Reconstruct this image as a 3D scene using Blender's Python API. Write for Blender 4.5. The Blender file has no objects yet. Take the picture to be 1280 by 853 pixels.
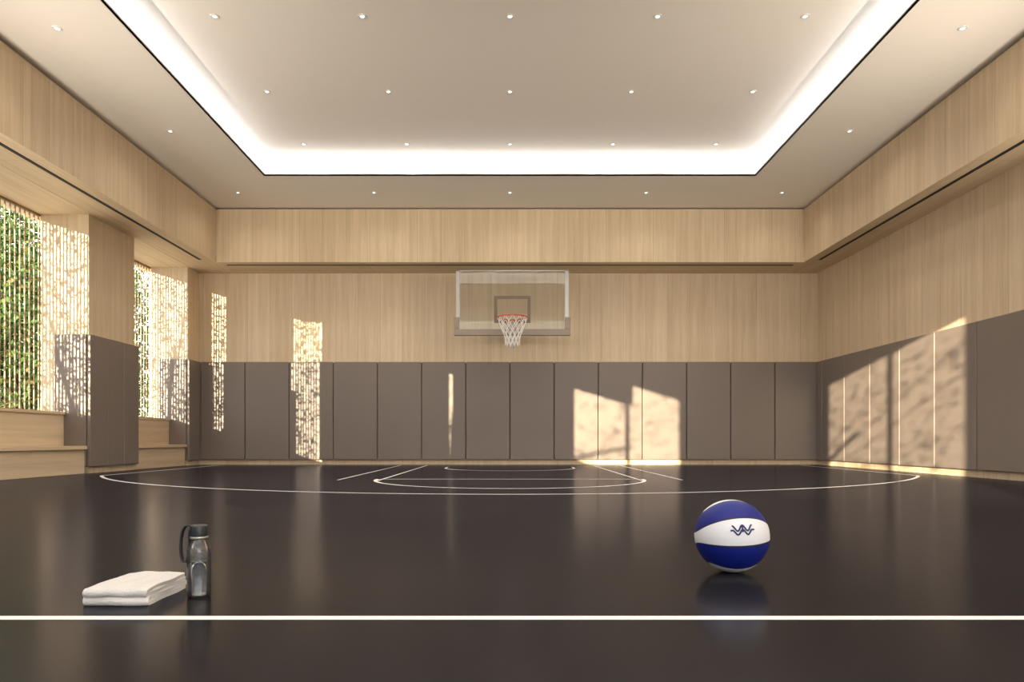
import bpy, bmesh, math, random
from mathutils import Vector, Matrix
random.seed(7)
scene=bpy.context.scene
scene.view_settings.view_transform='Standard'
scene.view_settings.look='None'
scene.view_settings.exposure=0.05
COL=scene.collection
H=0.44; F=853.3

# ------------------------------------------------------------ materials
def newmat(name):
    m=bpy.data.materials.new(name); m.use_nodes=True
    nt=m.node_tree; b=nt.nodes['Principled BSDF']
    return m,nt,b
def simple(name,col,rough=0.5,metal=0.0,noise=0.04,nscale=8,bump=0.0,bscale=200):
    m,nt,b=newmat(name)
    b.inputs['Roughness'].default_value=rough; b.inputs['Metallic'].default_value=metal
    tc=nt.nodes.new('ShaderNodeTexCoord'); n=nt.nodes.new('ShaderNodeTexNoise')
    n.inputs['Scale'].default_value=nscale; n.inputs['Detail'].default_value=4
    nt.links.new(tc.outputs['Object'],n.inputs['Vector'])
    mx=nt.nodes.new('ShaderNodeMix'); mx.data_type='RGBA'
    mx.inputs[6].default_value=tuple(c*(1-noise) for c in col[:3])+(1,)
    mx.inputs[7].default_value=tuple(min(1,c*(1+noise)) for c in col[:3])+(1,)
    nt.links.new(n.outputs['Fac'],mx.inputs[0]); nt.links.new(mx.outputs[2],b.inputs['Base Color'])
    if bump>0:
        n2=nt.nodes.new('ShaderNodeTexNoise'); n2.inputs['Scale'].default_value=bscale
        nt.links.new(tc.outputs['Object'],n2.inputs['Vector'])
        bp=nt.nodes.new('ShaderNodeBump'); bp.inputs['Strength'].default_value=bump; bp.inputs['Distance'].default_value=0.002
        nt.links.new(n2.outputs['Fac'],bp.inputs['Height']); nt.links.new(bp.outputs['Normal'],b.inputs['Normal'])
    return m
def M(nt,op,a=None,b=None,c=None):
    n=nt.nodes.new('ShaderNodeMath'); n.operation=op
    for i,v in enumerate((a,b,c)):
        if v is None: continue
        if isinstance(v,(int,float)): n.inputs[i].default_value=v
        else: nt.links.new(v,n.inputs[i])
    return n.outputs[0]
def wood(name,axis='Z',seam=0.392,base=(0.68,0.54,0.365)):
    m,nt,b=newmat(name)
    tc=nt.nodes.new('ShaderNodeTexCoord')
    def noise(sc,detail,rough=0.6):
        mp=nt.nodes.new('ShaderNodeMapping'); mp.inputs['Scale'].default_value=sc
        nt.links.new(tc.outputs['Object'],mp.inputs['Vector'])
        n=nt.nodes.new('ShaderNodeTexNoise'); n.inputs['Scale'].default_value=1; n.inputs['Detail'].default_value=detail
        n.inputs['Roughness'].default_value=rough
        nt.links.new(mp.outputs['Vector'],n.inputs['Vector']); return n.outputs['Fac']
    def s(a,l):
        return {'Z':(a,a,l),'Y':(a,l,a),'X':(l,a,a)}[axis]
    g1=noise(s(14,0.5),5); g2=noise(s(90,2.2),3,0.7)
    f=M(nt,'ADD',M(nt,'MULTIPLY',g1,0.6),M(nt,'MULTIPLY',g2,0.4))
    sep=nt.nodes.new('ShaderNodeSeparateXYZ'); nt.links.new(tc.outputs['Object'],sep.inputs[0])
    u=M(nt,'ADD',sep.outputs[0],sep.outputs[1]) if axis=='Z' else (sep.outputs[1] if axis=='Y' else sep.outputs[0])
    su=seam if axis=='Z' else 2.4
    un=M(nt,'DIVIDE',u,su); fl=M(nt,'FLOOR',un); fr=M(nt,'FRACT',un)
    wn=nt.nodes.new('ShaderNodeTexWhiteNoise'); wn.noise_dimensions='1D'; nt.links.new(fl,wn.inputs['W'])
    f=M(nt,'ADD',f,M(nt,'MULTIPLY',M(nt,'SUBTRACT',wn.outputs['Value'],0.5),0.10))
    rp=nt.nodes.new('ShaderNodeValToRGB'); nt.links.new(f,rp.inputs[0])
    e=rp.color_ramp.elements
    e[0].position=0.30; e[0].color=(base[0]*0.80,base[1]*0.77,base[2]*0.72,1)
    e[1].position=0.66; e[1].color=(base[0]*1.08,base[1]*1.10,base[2]*1.13,1)
    line=M(nt,'LESS_THAN',fr,0.004/su)
    mx=nt.nodes.new('ShaderNodeMix'); mx.data_type='RGBA'
    nt.links.new(M(nt,'MULTIPLY',line,0.55),mx.inputs[0]); nt.links.new(rp.outputs[0],mx.inputs[6]); mx.inputs[7].default_value=(0.14,0.09,0.05,1)
    nt.links.new(mx.outputs[2],b.inputs['Base Color'])
    b.inputs['Roughness'].default_value=0.5
    b.inputs['Specular IOR Level'].default_value=0.35
    return m
W_Z=wood('oak_vertical'); W_Y=wood('oak_along_y','Y'); W_X=wood('oak_along_x','X')
m_ceil=simple('ceiling_paint',(0.86,0.81,0.745),0.8,noise=0.01)
m_cove=simple('cove_paint',(0.88,0.87,0.85),0.7,noise=0.01)
m_pad=simple('vinyl_pad',(0.200,0.164,0.141),0.48,noise=0.03,nscale=3,bump=0.15,bscale=300)
m_dark=simple('dark_gap',(0.02,0.016,0.013),0.8)
m_line=simple('court_paint',(0.78,0.78,0.78),0.4,noise=0.02)
m_white=simple('white_metal',(0.75,0.74,0.72),0.4)
m_steel=simple('brushed_steel',(0.42,0.41,0.39),0.35,metal=0.8)
m_beige=simple('backboard_padding',(0.26,0.21,0.17),0.5)
m_sq=simple('backboard_marking',(0.14,0.095,0.065),0.5)
m_rim=simple('rim_paint',(0.62,0.07,0.03),0.35)
m_net=simple('net_cord',(0.80,0.78,0.75),0.8)
m_bark=simple('bark',(0.12,0.08,0.05),0.9)
m_ground=simple('paving',(0.58,0.55,0.50),0.9,noise=0.12)
m_ext=simple('exterior_render',(0.55,0.48,0.38),0.8)
# floor
m_floor,nt,b=newmat('sports_floor')
out=[x for x in nt.nodes if x.type=='OUTPUT_MATERIAL'][0]; nt.nodes.remove(b)
tc=nt.nodes.new('ShaderNodeTexCoord'); n=nt.nodes.new('ShaderNodeTexNoise'); n.inputs['Scale'].default_value=0.9; n.inputs['Detail'].default_value=5
nt.links.new(tc.outputs['Object'],n.inputs['Vector'])
rp=nt.nodes.new('ShaderNodeValToRGB'); rp.color_ramp.elements[0].color=(0.0125,0.0120,0.0135,1); rp.color_ramp.elements[1].color=(0.018,0.0172,0.0190,1)
nt.links.new(n.outputs['Fac'],rp.inputs[0])
df=nt.nodes.new('ShaderNodeBsdfDiffuse'); nt.links.new(rp.outputs[0],df.inputs[0])
gl=nt.nodes.new('ShaderNodeBsdfGlossy'); gl.inputs[0].default_value=(0.34,0.345,0.40,1)
mr=nt.nodes.new('ShaderNodeMapRange'); mr.inputs['To Min'].default_value=0.14; mr.inputs['To Max'].default_value=0.24
nt.links.new(n.outputs['Fac'],mr.inputs[0]); nt.links.new(mr.outputs[0],gl.inputs['Roughness'])
fr=nt.nodes.new('ShaderNodeFresnel'); fr.inputs[0].default_value=1.42
ms=nt.nodes.new('ShaderNodeMixShader'); nt.links.new(fr.outputs[0],ms.inputs[0]); nt.links.new(df.outputs[0],ms.inputs[1]); nt.links.new(gl.outputs[0],ms.inputs[2])
nt.links.new(ms.outputs[0],out.inputs[0])
# glass
def thinglass(name,ior,tint,rough=0.01,haze=0.0):
    m,nt,b=newmat(name)
    for nd in list(nt.nodes):
        if nd.type!='OUTPUT_MATERIAL': nt.nodes.remove(nd)
    out=[x for x in nt.nodes if x.type=='OUTPUT_MATERIAL'][0]
    tr=nt.nodes.new('ShaderNodeBsdfTransparent'); tr.inputs[0].default_value=tint
    gl=nt.nodes.new('ShaderNodeBsdfGlossy'); gl.inputs['Roughness'].default_value=rough
    fr=nt.nodes.new('ShaderNodeFresnel'); fr.inputs[0].default_value=ior
    ms=nt.nodes.new('ShaderNodeMixShader'); nt.links.new(fr.outputs[0],ms.inputs[0]); nt.links.new(tr.outputs[0],ms.inputs[1]); nt.links.new(gl.outputs[0],ms.inputs[2])
    res=ms.outputs[0]
    if haze>0:
        df=nt.nodes.new('ShaderNodeBsdfDiffuse'); df.inputs[0].default_value=(0.75,0.77,0.78,1)
        m2=nt.nodes.new('ShaderNodeMixShader'); m2.inputs[0].default_value=haze
        nt.links.new(res,m2.inputs[1]); nt.links.new(df.outputs[0],m2.inputs[2]); res=m2.outputs[0]
    nt.links.new(res,out.inputs[0]); return m
m_glass=thinglass('board_glass',1.75,(0.95,0.96,0.95,1))
def emis(name,col,s):
    m,nt,b=newmat(name); b.inputs['Base Color'].default_value=(0.8,0.8,0.8,1)
    b.inputs['Emission Color'].default_value=col; b.inputs['Emission Strength'].default_value=s
    return m
m_led=emis('downlight_lens',(1,0.93,0.82,1),4)

# ------------------------------------------------------------ mesh helpers
def mkobj(name,verts,faces,mat,parent=None,smooth=False):
    me=bpy.data.meshes.new(name); me.from_pydata(verts,[],faces); me.update()
    mats=mat if isinstance(mat,list) else [mat]
    for x in mats: me.materials.append(x)
    if smooth:
        for p in me.polygons: p.use_smooth=True
    o=bpy.data.objects.new(name,me); COL.objects.link(o)
    if parent: o.parent=parent
    return o
FA=[(0,3,2,1),(4,5,6,7),(0,1,5,4),(1,2,6,5),(2,3,7,6),(3,0,4,7)]
def boxes(name,bl,mat,parent=None,bevel=0,seg=3):
    v=[];f=[];mi=[]
    for q in bl:
        x0,x1,y0,y1,z0,z1=q[:6]; k=len(v)
        v+=[(x0,y0,z0),(x1,y0,z0),(x1,y1,z0),(x0,y1,z0),(x0,y0,z1),(x1,y0,z1),(x1,y1,z1),(x0,y1,z1)]
        f+=[tuple(i+k for i in t) for t in FA]; mi+=[q[6] if len(q)>6 else 0]*6
    o=mkobj(name,v,f,mat,parent)
    for p,i in zip(o.data.polygons,mi): p.material_index=i
    if bevel:
        bm=o.modifiers.new('bevel','BEVEL'); bm.width=bevel; bm.segments=seg; bm.limit_method='ANGLE'
        for p in o.data.polygons: p.use_smooth=True
        bm.harden_normals=True
    return o
def empty(name,loc=(0,0,0)):
    e=bpy.data.objects.new(name,None); e.location=loc; e.empty_display_size=0.2; COL.objects.link(e); return e
def tube(name,pts,r,mat,parent=None,cyclic=False,res=3):
    cu=bpy.data.curves.new(name,'CURVE'); cu.dimensions='3D'; cu.bevel_depth=r; cu.bevel_resolution=res
    for pl in (pts if isinstance(pts[0][0],(tuple,list,Vector)) else [pts]):
        s=cu.splines.new('POLY'); s.points.add(len(pl)-1)
        for i,p in enumerate(pl): s.points[i].co=(p[0],p[1],p[2],1)
        s.use_cyclic_u=cyclic
    cu.materials.append(mat); o=bpy.data.objects.new(name,cu); COL.objects.link(o)
    if parent: o.parent=parent
    return o
def lathe(name,prof,mat,parent=None,seg=48,loc=(0,0,0)):
    v=[];f=[]
    for r,z in prof:
        for i in range(seg):
            a=2*math.pi*i/seg; v.append((loc[0]+r*math.cos(a),loc[1]+r*math.sin(a),loc[2]+z))
    for j in range(len(prof)-1):
        for i in range(seg):
            i2=(i+1)%seg; f.append((j*seg+i,j*seg+i2,(j+1)*seg+i2,(j+1)*seg+i))
    return mkobj(name,v,f,mat,parent,smooth=True)

# ------------------------------------------------------------ room shell
XW=5.46; YB=12.10; YR=-4.2; ZC=4.295; ZS=3.391; XF=4.886; YF=11.34; ZU=4.60
PZ0,PZ1=0.085,1.816; PT=0.05
boxes('floor',[(-6.4,5.6,YR-0.1,YB+0.1,-0.06,0)],m_floor)
boxes('ground',[(-40,30,-40,45,-0.16,-0.08)],m_ground)
boxes('wall_back',[(-6.4,5.7,YB,YB+0.15,0,ZU+0.1)],W_Z)
boxes('wall_right',[(XW,XW+0.15,YR-0.1,YB,0,ZU+0.1)],W_Z)
rx0,rx1,rz0,rz1=-3.0,-1.12,1.5,3.98
gx0,gx1,gz1=0.2,5.3,4.2
boxes('wall_rear',[(-5.58,rx0,YR-0.1,YR,0,ZU+0.1),(rx1,gx0,YR-0.1,YR,0,ZU+0.1),(rx0,rx1,YR-0.1,YR,0,rz0),(rx0,rx1,YR-0.1,YR,rz1,ZU+0.1),
  (gx1,XW,YR-0.1,YR,0,ZU+0.1),(gx0,gx1,YR-0.1,YR,gz1,ZU+0.1)],W_Z)
boxes('window_3',[(rx0,rx1,YR-0.06,YR-0.02,rz0,rz0+0.04),(rx0,rx1,YR-0.06,YR-0.02,rz1-0.03,rz1),(-2.02,-1.96,YR-0.06,YR-0.02,rz0,rz1)],m_dark)
boxes('added_glazing',[(gx0+k*1.25-0.025,gx0+k*1.25+0.025,YR-0.07,YR-0.02,0,gz1) for k in range(5)]+[(gx0,gx1,YR-0.07,YR-0.02,0,0.06),(gx0,gx1,YR-0.07,YR-0.02,2.4,2.45),(gx0,gx1,YR-0.07,YR-0.02,gz1-0.05,gz1)],m_dark)  # unseen rear glazing, added to bring in sky light and sun bounce
T=0.12; XL=-XW
XS=-6.12
near=[]
def wy(y0,y1,z0,z1): near.append((XL-T,XL,y0,y1,z0,z1))
wy(YR,-4.1,0,ZU); wy(-4.1,-0.4,0,2.12); wy(-4.1,-2.35,3.78,ZU); wy(-2.35,-0.4,3.42,ZU)
wy(-0.4,3.43,0,ZU+0.1); wy(3.43,3.77,0,1.55); wy(3.43,3.77,3.0,ZU+0.1); wy(3.77,6.15,0,ZU+0.1)
near.append((XS,XL-0.03,6.15,6.85,0,ZU+0.1))
near.append((XS-0.02,XL-0.05,8.93,10.01,0,ZU+0.1))
near.append((XS-0.02,XL-0.05,11.67,YB,0,ZU+0.1))
near.append((-6.4,XL-0.05,6.85,YB,ZS,ZU+0.1))
boxes('wall_left',near,W_Z)
boxes('window_4',[(XL-0.08,XL-0.05,-2.33,-2.24,2.12,3.74),(XL-0.08,XL-0.05,-4.1,-0.4,2.12,2.15)],m_dark)
for i,q in enumerate([(XF,XW,-1.0,YB,ZS,ZC-0.022),(-XW,-XF,-1.0,YB,ZS,ZC-0.022),(-XF,XF,YF,YB,ZS,ZC-0.022)]):
    o=boxes('soffit_cove_%d'%(i+1),[q],[W_Z,W_Y,W_X])  # soffit boxes along both side walls and the back wall
    for p in o.data.polygons:
        if p.normal.z<-0.5: p.material_index=2 if abs(p.center.x)<3 else 1
boxes('soffit_cove_4',[(XF+0.03,XW,-1,YB,ZC-0.022,ZC)],m_dark)  # dark fills put the shade of the gap under the ceiling into colour
boxes('soffit_cove_5',[(-XW,-XF-0.03,-1,YB,ZC-0.022,ZC)],m_dark)
boxes('soffit_cove_6',[(-XF,XF,YF+0.03,YB,ZC-0.022,ZC)],m_dark)
boxes('soffit_cove_7',[(-6.4,-XW,6.85,YB,ZS-0.003,ZS)],W_Y)
boxes('soffit_cove_8',[(-4.78,4.78,YF+0.16,YF+0.21,ZS-0.003,ZS),(5.05,5.10,-0.9,11.18,ZS-0.003,ZS),(-5.10,-5.05,-0.9,11.18,ZS-0.003,ZS)],m_dark)  # flat dark strips drawn for the open air slots of the soffit
# ------------------------------------------------------------ ceiling with coves
OX=3.58; coves=[(5.20,9.96),(-1.90,2.86)]
tz=0.02
cb=[(-6.4,-OX,YR,YB,ZC,ZC+tz),(OX,5.6,YR,YB,ZC,ZC+tz),(-OX,OX,9.96,YB,ZC,ZC+tz),(-OX,OX,2.86,5.20,ZC,ZC+tz),(-OX,OX,YR,-1.90,ZC,ZC+tz)]
cv=[]
E=0.30
for (a,c) in coves:
    l=0.012; lh=0.035
    cv+=[(-OX-l,-OX,a-l,c+l,ZC,ZC+lh),(OX,OX+l,a-l,c+l,ZC,ZC+lh),(-OX,OX,a-l,a,ZC,ZC+lh),(-OX,OX,c,c+l,ZC,ZC+lh)]
    cv+=[(-OX-E-0.03,-OX-E,a-E,c+E,ZC+tz,ZU),(OX+E,OX+E+0.03,a-E,c+E,ZC+tz,ZU),(-OX-E,OX+E,a-E-0.03,a-E,ZC+tz,ZU),(-OX-E,OX+E,c+E,c+E+0.03,ZC+tz,ZU)]
cb.append((-6.4,5.7,YR-0.1,YB+0.15,ZU,ZU+0.1))
o=boxes('ceiling',cb,m_ceil)
boxes('soffit_cove_9',cv,m_cove)  # cove lips and recess walls
def area(name,loc,sx,sy,power,rot,col=(1,0.93,0.84)):
    L=bpy.data.lights.new(name,'AREA'); L.shape='RECTANGLE'; L.size=sx; L.size_y=sy; L.energy=power; L.color=col
    o=bpy.data.objects.new(name,L); o.location=loc; o.rotation_euler=rot; COL.objects.link(o); return o
COVE=2.3
for (a,c) in coves:
    z=ZC+tz+0.01; q=0.12
    for s in (-1,1):
        area('cove_strip_light',(s*(OX+q),(a+c)/2,z),0.04,c-a+0.2,COVE*(c-a),(math.pi,0,0),(0.97,0.97,1))
    for y in (a-q,c+q):
        area('cove_strip_light',(0,y,z),2*OX+0.2,0.04,COVE*2*OX,(math.pi,0,0),(0.97,0.97,1))
# unseen uplighters added on the side walls to brighten the ceiling
for s in (1,-1):
    for y,pw in ((0.8,80),(1.9,95),(2.9,115),(3.95,122),(4.9,112)):
        fx=empty('fill_uplighter',(s*4.98,y,2.05))
        xs=sorted([s*0.06, s*(XW-0.005-4.98)])
        boxes('bracket',[(xs[0],xs[1],-0.02,0.02,-0.06,-0.02)],m_white,fx)
        lathe('bowl',[(0,-0.07),(0.04,-0.065),(0.07,-0.04),(0.08,0.0),(0.076,0.0),(0.066,-0.035),(0.0,-0.06)],m_white,fx,seg=24)
        L=bpy.data.lights.new('ceiling_fill','SPOT'); L.energy=pw*1.42; L.spot_size=math.radians(92); L.spot_blend=1.0; L.shadow_soft_size=0.05; L.color=(1,0.90,0.77)
        lo=bpy.data.objects.new('ceiling_fill',L); lo.location=(0,0,0.03); COL.objects.link(lo); lo.parent=fx
        lo.rotation_euler=Vector((-s*0.95,1.5,1.0)).normalized().to_track_quat('-Z','Y').to_euler()
# ------------------------------------------------------------ downlights
lp=[]
for y in (9.60,8.15,6.70,5.55): lp+=[(x*1.45,y,ZU) for x in (-2,-1,0,1,2)]
for y in (2.5,1.2,-0.1,-1.4): lp+=[(x*1.45,y,ZU) for x in (-2,-1,0,1,2)]
for x in (-2,-1,0,1,2): lp.append((x*2.12,10.64,ZC))
for y in (8.52,6.39,4.27,2.14,0.0): lp+=[(-4.24,y,ZC),(4.24,y,ZC)]
v=[];f=[];mi=[]
for (x,y,z) in lp:
    seg=20
    rings=[(0.042,-0.001),(0.040,-0.008),(0.024,-0.008),(0.020,-0.002)]
    k=len(v)
    for r,dz in rings:
        for i in range(seg):
            a=2*math.pi*i/seg; v.append((x+r*math.cos(a),y+r*math.sin(a),z+dz))
    for j in range(3):
        for i in range(seg):
            i2=(i+1)%seg; f.append((k+j*seg+i,k+j*seg+i2,k+(j+1)*seg+i2,k+(j+1)*seg+i)); mi.append(0)
    f.append(tuple(k+3*seg+i for i in range(seg))); mi.append(1)
o=mkobj('recessed_downlights',v,f,[m_white,m_led])
for p,i in zip(o.data.polygons,mi): p.material_index=i
for (x,y,z) in lp:
    L=bpy.data.lights.new('downlight_beam','SPOT'); L.energy=58 if z==ZU else 20; L.spot_size=math.radians(150); L.spot_blend=1.0; L.shadow_soft_size=0.05; L.color=(1,0.91,0.79)
    o=bpy.data.objects.new('downlight_beam',L); o.location=(x,y,z-0.02); COL.objects.link(o)

# ------------------------------------------------------------ wall pads
g=0.005
bl=[]
w=2*XW/14
for i in range(14):
    bl.append((-XW+i*w+g,-XW+(i+1)*w-g,YB-PT,YB,PZ0,PZ1))
bl[0]=(-XW+0.0,)+bl[0][1:]
pb=boxes('wall_pads_back',bl,m_pad,bevel=0.014)
boxes('seams',[(-XW,XW,YB-0.03,YB,PZ0+0.02,PZ1-0.02)],m_dark,pb)
bl=[(XW-PT,XW,11.84+g,YB-PT-g,PZ0,PZ1)]
y=11.84
while y>YR+0.9:
    bl.append((XW-PT,XW,y-0.784+g,y-g,PZ0,PZ1)); y-=0.784
pr=boxes('wall_pads_right',bl,m_pad,bevel=0.014)
boxes('seams',[(XW-0.03,XW,y,YB-PT,PZ0+0.02,PZ1-0.02)],m_dark,pr)
X0=XL
bl=[]
for k in range(3): bl.append((X0-0.05,X0,8.89+k*0.387+(0.0 if k==0 else 0.003),8.89+(k+1)*0.387-0.003,PZ0,PZ1))
bl.append((-5.93,X0-0.055,8.88,8.93,PZ0,PZ1))
bl.append((X0-0.05,X0,11.63,YB-PT,PZ0,PZ1)); bl.append((-5.97,X0-0.055,11.62,11.67,PZ0,PZ1))
for (a,c) in ((4.0,4.71),(4.72,5.43),(5.44,6.15),(-0.3,0.4),(0.41,1.11),(1.12,1.82),(1.83,2.53),(2.54,3.24)):
    bl.append((X0,X0+0.05,a,c,PZ0,PZ1))
boxes('wall_pads_left',bl,m_pad,bevel=0.012)
# ------------------------------------------------------------ benches in window bays
def bench(name,y0,y1):
    boxes(name,[(-5.76,-5.53,y0,y1,0,0.315),(-6.12,-5.49,y0,y1,0.315,0.36),
                (-6.10,-5.80,y0,y1,0.36,0.765),(-6.135,-5.78,y0,y1,0.765,0.80)],W_Y,bevel=0.004)
bench('oak_bench',6.86,8.875); bench('oak_bench',10.02,11.615)
# ------------------------------------------------------------ slat screens (windows)
wood_slat=simple('slat_oak',(0.26,0.175,0.105),0.5,noise=0.08)
def screen(name,y0,y1):
    bl=[]; x=-6.16
    y=y0+0.03
    while y<y1:
        bl.append((x-0.008,x+0.008,y-0.005,y+0.005,0.8,ZS)); y+=0.085
    bl+=[(x-0.02,x+0.02,y0,y1,0.80,0.83),(x-0.02,x+0.02,y0,y1,ZS-0.03,ZS)]
    boxes(name,bl,wood_slat)
screen('window_1',6.85,8.93); screen('window_2',10.01,11.67)
boxes('exterior_sill',[(-6.3,-6.14,6.15,YB,0,0.78)],m_ext)

# ------------------------------------------------------------ court lines
def strip(pts,w,z=0.001):
    v=[];f=[]
    n=len(pts)
    for i,p in enumerate(pts):
        a=Vector(pts[max(0,i-1)]); c=Vector(pts[min(n-1,i+1)]); d=(c-a).normalized(); nn=Vector((-d.y,d.x))*w/2
        v+=[(p[0]+nn.x,p[1]+nn.y,z),(p[0]-nn.x,p[1]-nn.y,z)]
    for i in range(n-1): f.append((2*i,2*i+1,2*i+3,2*i+2))
    return v,f
V=[];FF=[]
def addstrip(pts,w):
    v,f=strip(pts,w); k=len(V); V.extend(v); FF.extend([tuple(i+k for i in t) for t in f])
th0=math.asin(5.0/5.8)
arc=[(5.8*math.sin(t),11.3-5.8*math.cos(t)) for t in [(-th0)+2*th0*i/120 for i in range(121)]]
addstrip([(-5.0,11.75)]+arc+[(5.0,11.75)],0.04)
addstrip([(1.474*math.sin(t),7.62-1.474*math.cos(t)) for t in [-math.pi/2+math.pi*i/60 for i in range(61)]],0.04)
addstrip([(1.0*math.sin(t),10.65-1.0*math.cos(t)) for t in [-math.pi/2+math.pi*i/40 for i in range(41)]],0.04)
addstrip([(-1.42,7.62),(1.42,7.62)],0.04)
for s in (-1,1):
    addstrip([(s*1.42,7.3),(s*1.42,11.75)],0.028); addstrip([(s*1.88,7.45),(s*1.88,11.75)],0.028)
    addstrip([(s*1.0,10.65),(s*1.0,11.0)],0.028)
addstrip([(-5.2,11.75),(5.2,11.75)],0.04)
addstrip([(-5.4,1.683),(5.4,1.683)],0.036)
mkobj('court_lines',V,FF,m_line)

# ------------------------------------------------------------ basketball hoop
hoop=empty('basketball_hoop',(0,0,0))
YBd=11.07
bz0,bz1=2.15,3.19
bx0,bx1=(570-637.5)*YBd/F,(711-637.5)*YBd/F
boxes('glass_board',[(bx0+0.01,bx1-0.01,YBd,YBd+0.012,bz0+0.03,bz1-0.01)],m_glass,hoop)
boxes('frame',[(bx0,bx1,YBd-0.008,YBd+0.03,bz1-0.02,bz1),(bx0,bx0+0.065,YBd-0.008,YBd+0.03,bz0+0.25,bz1),(bx1-0.065,bx1,YBd-0.008,YBd+0.03,bz0+0.25,bz1)],m_steel,hoop,bevel=0.004)
boxes('padding',[(bx0-0.03,bx1+0.03,YBd-0.02,YBd+0.045,bz0-0.02,bz0+0.085),(bx0-0.03,bx0+0.055,YBd-0.02,YBd+0.045,bz0+0.085,bz0+0.28),(bx1-0.055,bx1+0.03,YBd-0.02,YBd+0.045,bz0+0.085,bz0+0.28)],m_beige,hoop,bevel=0.01)
c=(bx0+bx1)/2; sx0,sx1=c-0.295,c+0.295; sz0,sz1=2.335,2.775; t=0.05
boxes('target_square',[(sx0,sx1,YBd-0.003,YBd,sz1-t,sz1),(sx0,sx1,YBd-0.003,YBd,sz0,sz0+t),(sx0,sx0+t,YBd-0.003,YBd,sz0+t,sz1-t),(sx1-t,sx1,YBd-0.003,YBd,sz0+t,sz1-t)],m_sq,hoop)
ry=10.69; rz=2.36; rr=0.228
tube('rim',[(c+rr*math.cos(2*math.pi*i/64),ry+rr*math.sin(2*math.pi*i/64),rz) for i in range(64)],0.011,m_rim,hoop,cyclic=True,res=4)
boxes('rim_bracket',[(c-0.05,c+0.05,ry+rr-0.01,YBd,rz-0.012,rz+0.006)],m_rim,hoop,bevel=0.004)
boxes('rim_plate',[(c-0.075,c+0.075,YBd-0.02,YBd,rz-0.14,rz+0.02)],m_steel,hoop,bevel=0.004)
tube('rim_braces',[[(c-0.06,YBd-0.02,rz-0.12),(c-0.1,ry+rr*0.9,rz-0.005)],[(c+0.06,YBd-0.02,rz-0.12),(c+0.1,ry+rr*0.9,rz-0.005)]],0.006,m_rim,hoop)
lev=[(0.0,rr),(0.09,0.215),(0.18,0.175),(0.27,0.135),(0.36,0.115),(0.44,0.12)]
st=[]
N=12
for s in (1,-1):
    for k in range(N):
        pl=[]
        for j,(dz,r) in enumerate(lev):
            a=2*math.pi*(k+s*0.5*j)/N
            pl.append((c+r*math.cos(a),ry+r*math.sin(a),rz-dz))
        st.append(pl)
tube('net',st,0.0055,m_net,hoop,res=2)
boxes('mount_arms',[(c-0.03,c+0.03,YBd+0.03,YB,2.20,2.26)],m_steel,hoop,bevel=0.004)
tube('mount_knob',[(c+0.0,YBd+0.05,1.93),(c+0.0,YBd+0.05,2.22)],0.03,m_steel,hoop)

# ------------------------------------------------------------ basketball
R=0.12; bc=Vector(((914.5-637.5)*2.275/F,2.275,R))
m_ball,nt,b=newmat('ball_panels')
tc=nt.nodes.new('ShaderNodeTexCoord'); sep=nt.nodes.new('ShaderNodeSeparateXYZ'); nt.links.new(tc.outputs['Object'],sep.inputs[0])
x=M(nt,'DIVIDE',sep.outputs[0],R); yy=M(nt,'DIVIDE',sep.outputs[1],-R); z=M(nt,'DIVIDE',sep.outputs[2],R)
kx=M(nt,'MULTIPLY',M(nt,'MULTIPLY',x,x),0.86)
rem=M(nt,'SQRT',M(nt,'MAXIMUM',M(nt,'SUBTRACT',M(nt,'SUBTRACT',1.0,kx),M(nt,'MULTIPLY',z,z)),0.0))
yr=M(nt,'MULTIPLY',M(nt,'SIGN',yy),rem)
ang=M(nt,'ARCTAN2',z,yr)
s=M(nt,'DIVIDE',M(nt,'ADD',ang,math.radians(22.5)+4*math.pi/2),math.pi/4)
par=M(nt,'MODULO',M(nt,'FLOOR',s),2.0)
fr=M(nt,'FRACT',s); edge=M(nt,'MINIMUM',fr,M(nt,'SUBTRACT',1.0,fr))
mx=nt.nodes.new('ShaderNodeMix'); mx.data_type='RGBA'; nt.links.new(M(nt,'GREATER_THAN',par,0.5),mx.inputs[0])
mx.inputs[6].default_value=(0.68,0.69,0.73,1); mx.inputs[7].default_value=(0.004,0.011,0.17,1)
mx2=nt.nodes.new('ShaderNodeMix'); mx2.data_type='RGBA'; nt.links.new(M(nt,'LESS_THAN',edge,0.03),mx2.inputs[0])
nt.links.new(mx.outputs[2],mx2.inputs[6]); mx2.inputs[7].default_value=(0.02,0.02,0.03,1)
nt.links.new(mx2.outputs[2],b.inputs['Base Color']); b.inputs['Roughness'].default_value=0.5; b.inputs['Specular IOR Level'].default_value=0.3
vo=nt.nodes.new('ShaderNodeTexVoronoi'); vo.inputs['Scale'].default_value=420; nt.links.new(tc.outputs['Object'],vo.inputs['Vector'])
bp=nt.nodes.new('ShaderNodeBump'); bp.inputs['Strength'].default_value=0.3; bp.inputs['Distance'].default_value=0.0006; bp.invert=True
nt.links.new(vo.outputs['Distance'],bp.inputs['Height']); nt.links.new(bp.outputs['Normal'],b.inputs['Normal'])
bpy.ops.mesh.primitive_uv_sphere_add(segments=128,ring_count=64,radius=R,location=bc)
ball=bpy.context.object; ball.name='basketball'; ball.data.materials.append(m_ball); bpy.ops.object.shade_smooth()
ball.rotation_euler=(math.radians(-14),math.radians(-3),0)
m_logo=simple('logo_print',(0.008,0.012,0.09),0.5)
def onball(px,pz):
    return Vector((px*R,-math.sqrt(max(0,1-px*px-pz*pz))*R*1.002,pz*R))
strk=[]
for (z0,amp) in ((0.10,0.075),(-0.01,0.065)):
    pl=[]
    for i in range(49):
        u=-0.26+0.52*i/48
        pl.append(onball(u, z0+amp*math.cos(u/0.26*2*math.pi)))
    strk.append(pl)
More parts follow.
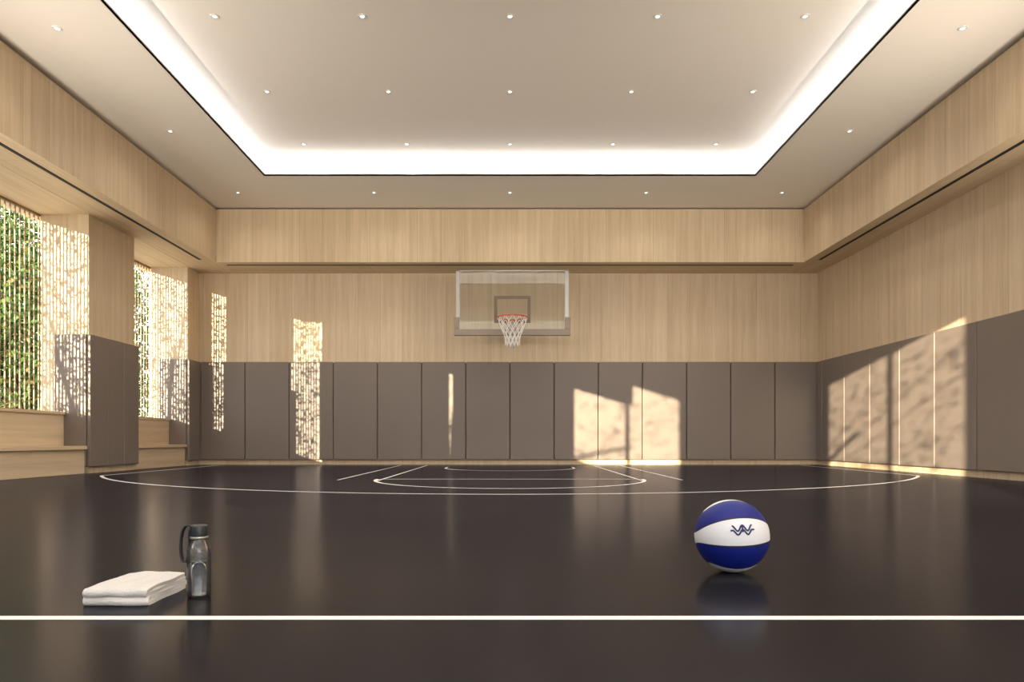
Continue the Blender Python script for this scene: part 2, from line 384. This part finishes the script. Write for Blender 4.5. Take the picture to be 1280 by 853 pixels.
strk.append([onball(0.0,0.17-0.02*i) for i in range(10)])
strk.append([onball(-0.26,0.05),onball(-0.31,0.05)]); strk.append([onball(0.26,0.05),onball(0.31,0.05)])
tube('logo',strk,0.0027,m_logo,ball)

# ------------------------------------------------------------ bottle
bt=empty('water_bottle',(0,0,0)); L0=((249-637.5)*1.915/F,1.915,0)
m_bot=thinglass('bottle_clear',1.42,(0.95,0.965,0.97,1),0.06,haze=0.03)
m_wat,nt,b=newmat('water'); b.inputs['Base Color'].default_value=(0.94,0.96,0.98,1); b.inputs['Transmission Weight'].default_value=1; b.inputs['Roughness'].default_value=0.0; b.inputs['IOR'].default_value=1.33
m_cap=simple('bottle_cap',(0.015,0.022,0.026),0.4); m_strap=simple('strap_nylon',(0.010,0.012,0.018),0.6)
prof=[(0,0.0),(0.026,0.0),(0.0305,0.003),(0.0315,0.008),(0.0315,0.128),(0.030,0.138),(0.026,0.148),(0.0215,0.156),(0.0205,0.160),(0.0205,0.168),
      (0.0185,0.168),(0.0185,0.158),(0.024,0.146),(0.028,0.136),(0.0293,0.127),(0.0293,0.010),(0.027,0.006),(0,0.006)]
lathe('bottle_body',prof,m_bot,bt,loc=L0)
lathe('water_fill',[(0,0.0065),(0.0265,0.0065),(0.0288,0.011),(0.0288,0.098),(0,0.098)],m_wat,bt,loc=L0)
lathe('cap',[(0,0.166),(0.0225,0.166),(0.0230,0.168),(0.0230,0.196),(0.0215,0.2005),(0,0.202)],m_cap,bt,loc=L0)
lathe('cap_band',[(0.0225,0.164),(0.0238,0.164),(0.0238,0.170),(0.0225,0.170)],m_steel,bt,loc=L0)
cu=[(-0.036,0.198),(-0.045,0.184),(-0.050,0.160),(-0.051,0.130),(-0.047,0.106),(-0.040,0.097),(-0.033,0.104),(-0.028,0.125),(-0.026,0.150),(-0.0255,0.175),(-0.0235,0.188)]
def cr(P,n=8):
    out=[]
    for i in range(len(P)-1):
        p0=P[max(0,i-1)];p1=P[i];p2=P[i+1];p3=P[min(len(P)-1,i+2)]
        for k in range(n):
            t=k/n
            out.append(tuple(0.5*((2*p1[j])+(-p0[j]+p2[j])*t+(2*p0[j]-5*p1[j]+4*p2[j]-p3[j])*t*t+(-p0[j]+3*p1[j]-3*p2[j]+p3[j])*t**3) for j in range(2)))
    out.append(P[-1]); return out
pp=cr([(-0.020,0.199)]+cu); v=[];f=[]
for i,(a,zz) in enumerate(pp): v+=[(L0[0]+a,L0[1]-0.007,zz),(L0[0]+a,L0[1]+0.007,zz)]
for i in range(len(pp)-1): f.append((2*i,2*i+1,2*i+3,2*i+2))
o=mkobj('strap',v,f,m_strap,bt,smooth=True); sm=o.modifiers.new('s','SOLIDIFY'); sm.thickness=0.0035; sm.offset=0

# ------------------------------------------------------------ towel
m_tow,nt,b=newmat('terry_cloth'); b.inputs['Base Color'].default_value=(0.62,0.60,0.58,1); b.inputs['Roughness'].default_value=0.95
b.inputs['Sheen Weight'].default_value=0.2
tc=nt.nodes.new('ShaderNodeTexCoord'); vo=nt.nodes.new('ShaderNodeTexNoise'); vo.inputs['Scale'].default_value=500; vo.inputs['Detail'].default_value=2
nt.links.new(tc.outputs['Object'],vo.inputs['Vector']); bp=nt.nodes.new('ShaderNodeBump'); bp.inputs['Strength'].default_value=0.9; bp.inputs['Distance'].default_value=0.0022
nt.links.new(vo.outputs['Fac'],bp.inputs['Height']); nt.links.new(bp.outputs['Normal'],b.inputs['Normal'])
tx0,tx1,ty0,ty1=-1.130,-0.960,1.802,2.03; th=0.0118
def ubend(zb,zt,y0,y1,n=10):
    r=(zt-zb)/2; pts=[]
    for i in range(17): pts.append((y1-(y1-(y0+r))*i/16,zb))
    for i in range(1,n): 
        a=-math.pi/2-math.pi*i/n; pts.append((y0+r+r*math.cos(a),zb+r+r*math.sin(a)))
    for i in range(17): pts.append((y0+r+(y1-y0-r)*i/16,zt))
    return pts
v=[];f=[]
def sheet(pts,x0,x1,nx=28):
    k=len(v)
    ym=(ty0+ty1)/2
    for (y,z) in pts:
        for i in range(nx+1):
            u=i/nx; xx=x0+(x1-x0)*u
            e=abs(2*u-1)**10
            wob=0.0015*math.sin(9*u+30*y)+0.0012*math.sin(15*u-20*y)
            sag=-0.0030*e*(z/0.04)
            v.append((xx+0.0020*math.sin(45*y+z*200),ym+(y-ym)*(1-0.045*e)+0.0025*math.sin(6*u+z*90),z+(wob*(z/0.045))+sag))
    for j in range(len(pts)-1):
        for i in range(nx): f.append((k+j*(nx+1)+i,k+j*(nx+1)+i+1,k+(j+1)*(nx+1)+i+1,k+(j+1)*(nx+1)+i))
h2=th/2
sheet(ubend(h2,h2+th*1.02,ty0+0.002,ty1),tx0,tx1)
sheet(ubend(h2+th*2.04,h2+th*3.08,ty0,ty1-0.002),tx0+0.003,tx1-0.002)
o=mkobj('folded_towel',v,f,m_tow,smooth=True)
sm=o.modifiers.new('s','SOLIDIFY'); sm.thickness=th; sm.offset=0
bv=o.modifiers.new('b','BEVEL'); bv.width=0.005; bv.segments=4; bv.limit_method='ANGLE'; bv.angle_limit=math.radians(50)
ss=o.modifiers.new('ss','SUBSURF'); ss.levels=1; ss.render_levels=2
tex=bpy.data.textures.new('terry','CLOUDS'); tex.noise_scale=0.005
dm=o.modifiers.new('d','DISPLACE'); dm.texture=tex; dm.strength=0.0020; dm.mid_level=0.5; dm.texture_coords='LOCAL'

# ------------------------------------------------------------ trees
def leafmat(name,cols):
    m,nt,b=newmat(name); g=nt.nodes.new('ShaderNodeNewGeometry'); rp=nt.nodes.new('ShaderNodeValToRGB')
    nt.links.new(g.outputs['Random Per Island'],rp.inputs[0]); e=rp.color_ramp.elements
    rp.color_ramp.interpolation='CONSTANT'
    for i,c in enumerate(cols):
        if i<2: e[i].position=i/len(cols); e[i].color=c
        else:
            q=e.new(i/len(cols)); q.color=c
    nt.links.new(rp.outputs[0],b.inputs['Base Color']); b.inputs['Roughness'].default_value=0.7
    b.inputs['Specular IOR Level'].default_value=0.15
    return m
m_leaf=leafmat('leaves',[(0.045,0.105,0.016,1),(0.07,0.15,0.025,1),(0.12,0.17,0.035,1),(0.03,0.06,0.012,1),(0.15,0.12,0.035,1),(0.05,0.115,0.025,1)])
def tree(name,base,crown_c,rad,n,size,per=60,sig=0.10):
    t=empty(name,(0,0,0))
    v=[];f=[]
    cl=[]
    for i in range(max(6,n//per)):
        while True:
            p=Vector((random.uniform(-1,1),random.uniform(-1,1),random.uniform(-1,1)))
            if p.length<1: break
        cl.append(p)
    for i in range(n):
        p=random.choice(cl)+Vector((random.gauss(0,sig),random.gauss(0,sig),random.gauss(0,sig)))
        q=Vector((crown_c[0]+p.x*rad[0],crown_c[1]+p.y*rad[1],max(0.1,crown_c[2]+p.z*rad[2])))
        if q.x>-6.45 and q.y>YR-0.3: q.x=-6.6
        s=size*random.uniform(0.6,1.3)
        R3=Matrix.Rotation(random.uniform(0,6.28),3,'Z')@Matrix.Rotation(random.uniform(0,3.14),3,'X')@Matrix.Rotation(random.uniform(0,6.28),3,'Z')
        k=len(v)
        for a in ((0,-1,0),(0.45,-0.3,0.1),(0.35,0.4,0.05),(0,1,0),(-0.35,0.4,0.05),(-0.45,-0.3,0.1)):
            v.append(tuple(q+R3@(Vector(a)*s*0.5)))
        f.append(tuple(range(k,k+6)))
    mkobj('leaves',v,f,m_leaf,t)
    br=[]
    cc=Vector(crown_c); b0=Vector((base[0],base[1],-0.08)); fork=Vector((base[0],base[1],max(0.8,crown_c[2]-rad[2]*0.6)))
    tube('trunk',[tuple(b0),tuple((b0+fork)/2+Vector((0.04,0.03,0))),tuple(fork),tuple(cc)],0.03,m_bark,t)
    for p in random.sample(cl,min(8,len(cl))):
        q=cc+Vector((p.x*rad[0],p.y*rad[1],p.z*rad[2]))
        if q.x>-6.6 and q.y>YR: continue
        br.append([tuple(fork+(cc-fork)*random.uniform(0,0.8)),tuple(q)])
    if br: tube('branches',br,0.008,m_bark,t,res=1)
for (x,y,zc,rx,ry_,rz_,n) in ((-9.4,13.0,2.3,1.3,1.7,2.7,14000),(-10.2,16.6,2.4,1.5,2.2,2.9,12000),(-11.5,20.5,3.0,1.8,2.4,3.2,9000),(-12.5,15.0,3.2,1.8,2.6,3.6,14000),(-15,20,3.8,2.2,3.5,4.2,12000)):
    tree('garden_tree',(x,y),(x,y,zc),(rx,ry_,rz_),n,0.14,per=30,sig=0.14)
tree('garden_tree',(-8.9,2.6),(-8.3,4.6,2.7),(1.3,2.0,2.0),7800,0.075,per=12)
tree('garden_tree',(-7.4,8.6),(-7.5,8.3,2.6),(0.55,1.0,1.9),1900,0.07,per=9)
tree('garden_tree',(-7.9,-0.9),(-7.7,-0.6,3.0),(0.6,0.8,1.1),650,0.07,per=9)  # unseen tree added to dim the sun coming through the wall slit
tree('garden_tree',(-9.9,-6.0),(-8.8,-8.6,3.7),(1.9,2.6,1.5),1500,0.07,per=7)
tree('garden_tree',(-6.6,-8.6),(-4.8,-8.6,3.7),(1.9,1.2,1.8),2400,0.075,per=9)

# ------------------------------------------------------------ light
d=Vector((0.53,1.0,-0.164)).normalized()
S=bpy.data.lights.new('sun','SUN'); S.energy=17; S.angle=math.radians(0.28); S.color=(1,0.85,0.60)
so=bpy.data.objects.new('sun',S); so.rotation_euler=d.to_track_quat('-Z','Y').to_euler(); so.location=(-10,-20,10); COL.objects.link(so)
w=bpy.data.worlds.new('world'); scene.world=w; w.use_nodes=True
bg=w.node_tree.nodes['Background']; bg.inputs[0].default_value=(0.95,0.97,1.0,1); bg.inputs[1].default_value=4.5

# ------------------------------------------------------------ camera
cd=bpy.data.cameras.new('camera'); cd.sensor_width=36; cd.lens=24; cd.shift_x=0.002; cd.shift_y=0.0965; cd.clip_end=200; cd.clip_start=0.05
co=bpy.data.objects.new('camera',cd); co.location=(0,0,H); co.rotation_euler=(math.pi/2,0,0); COL.objects.link(co)
scene.camera=co
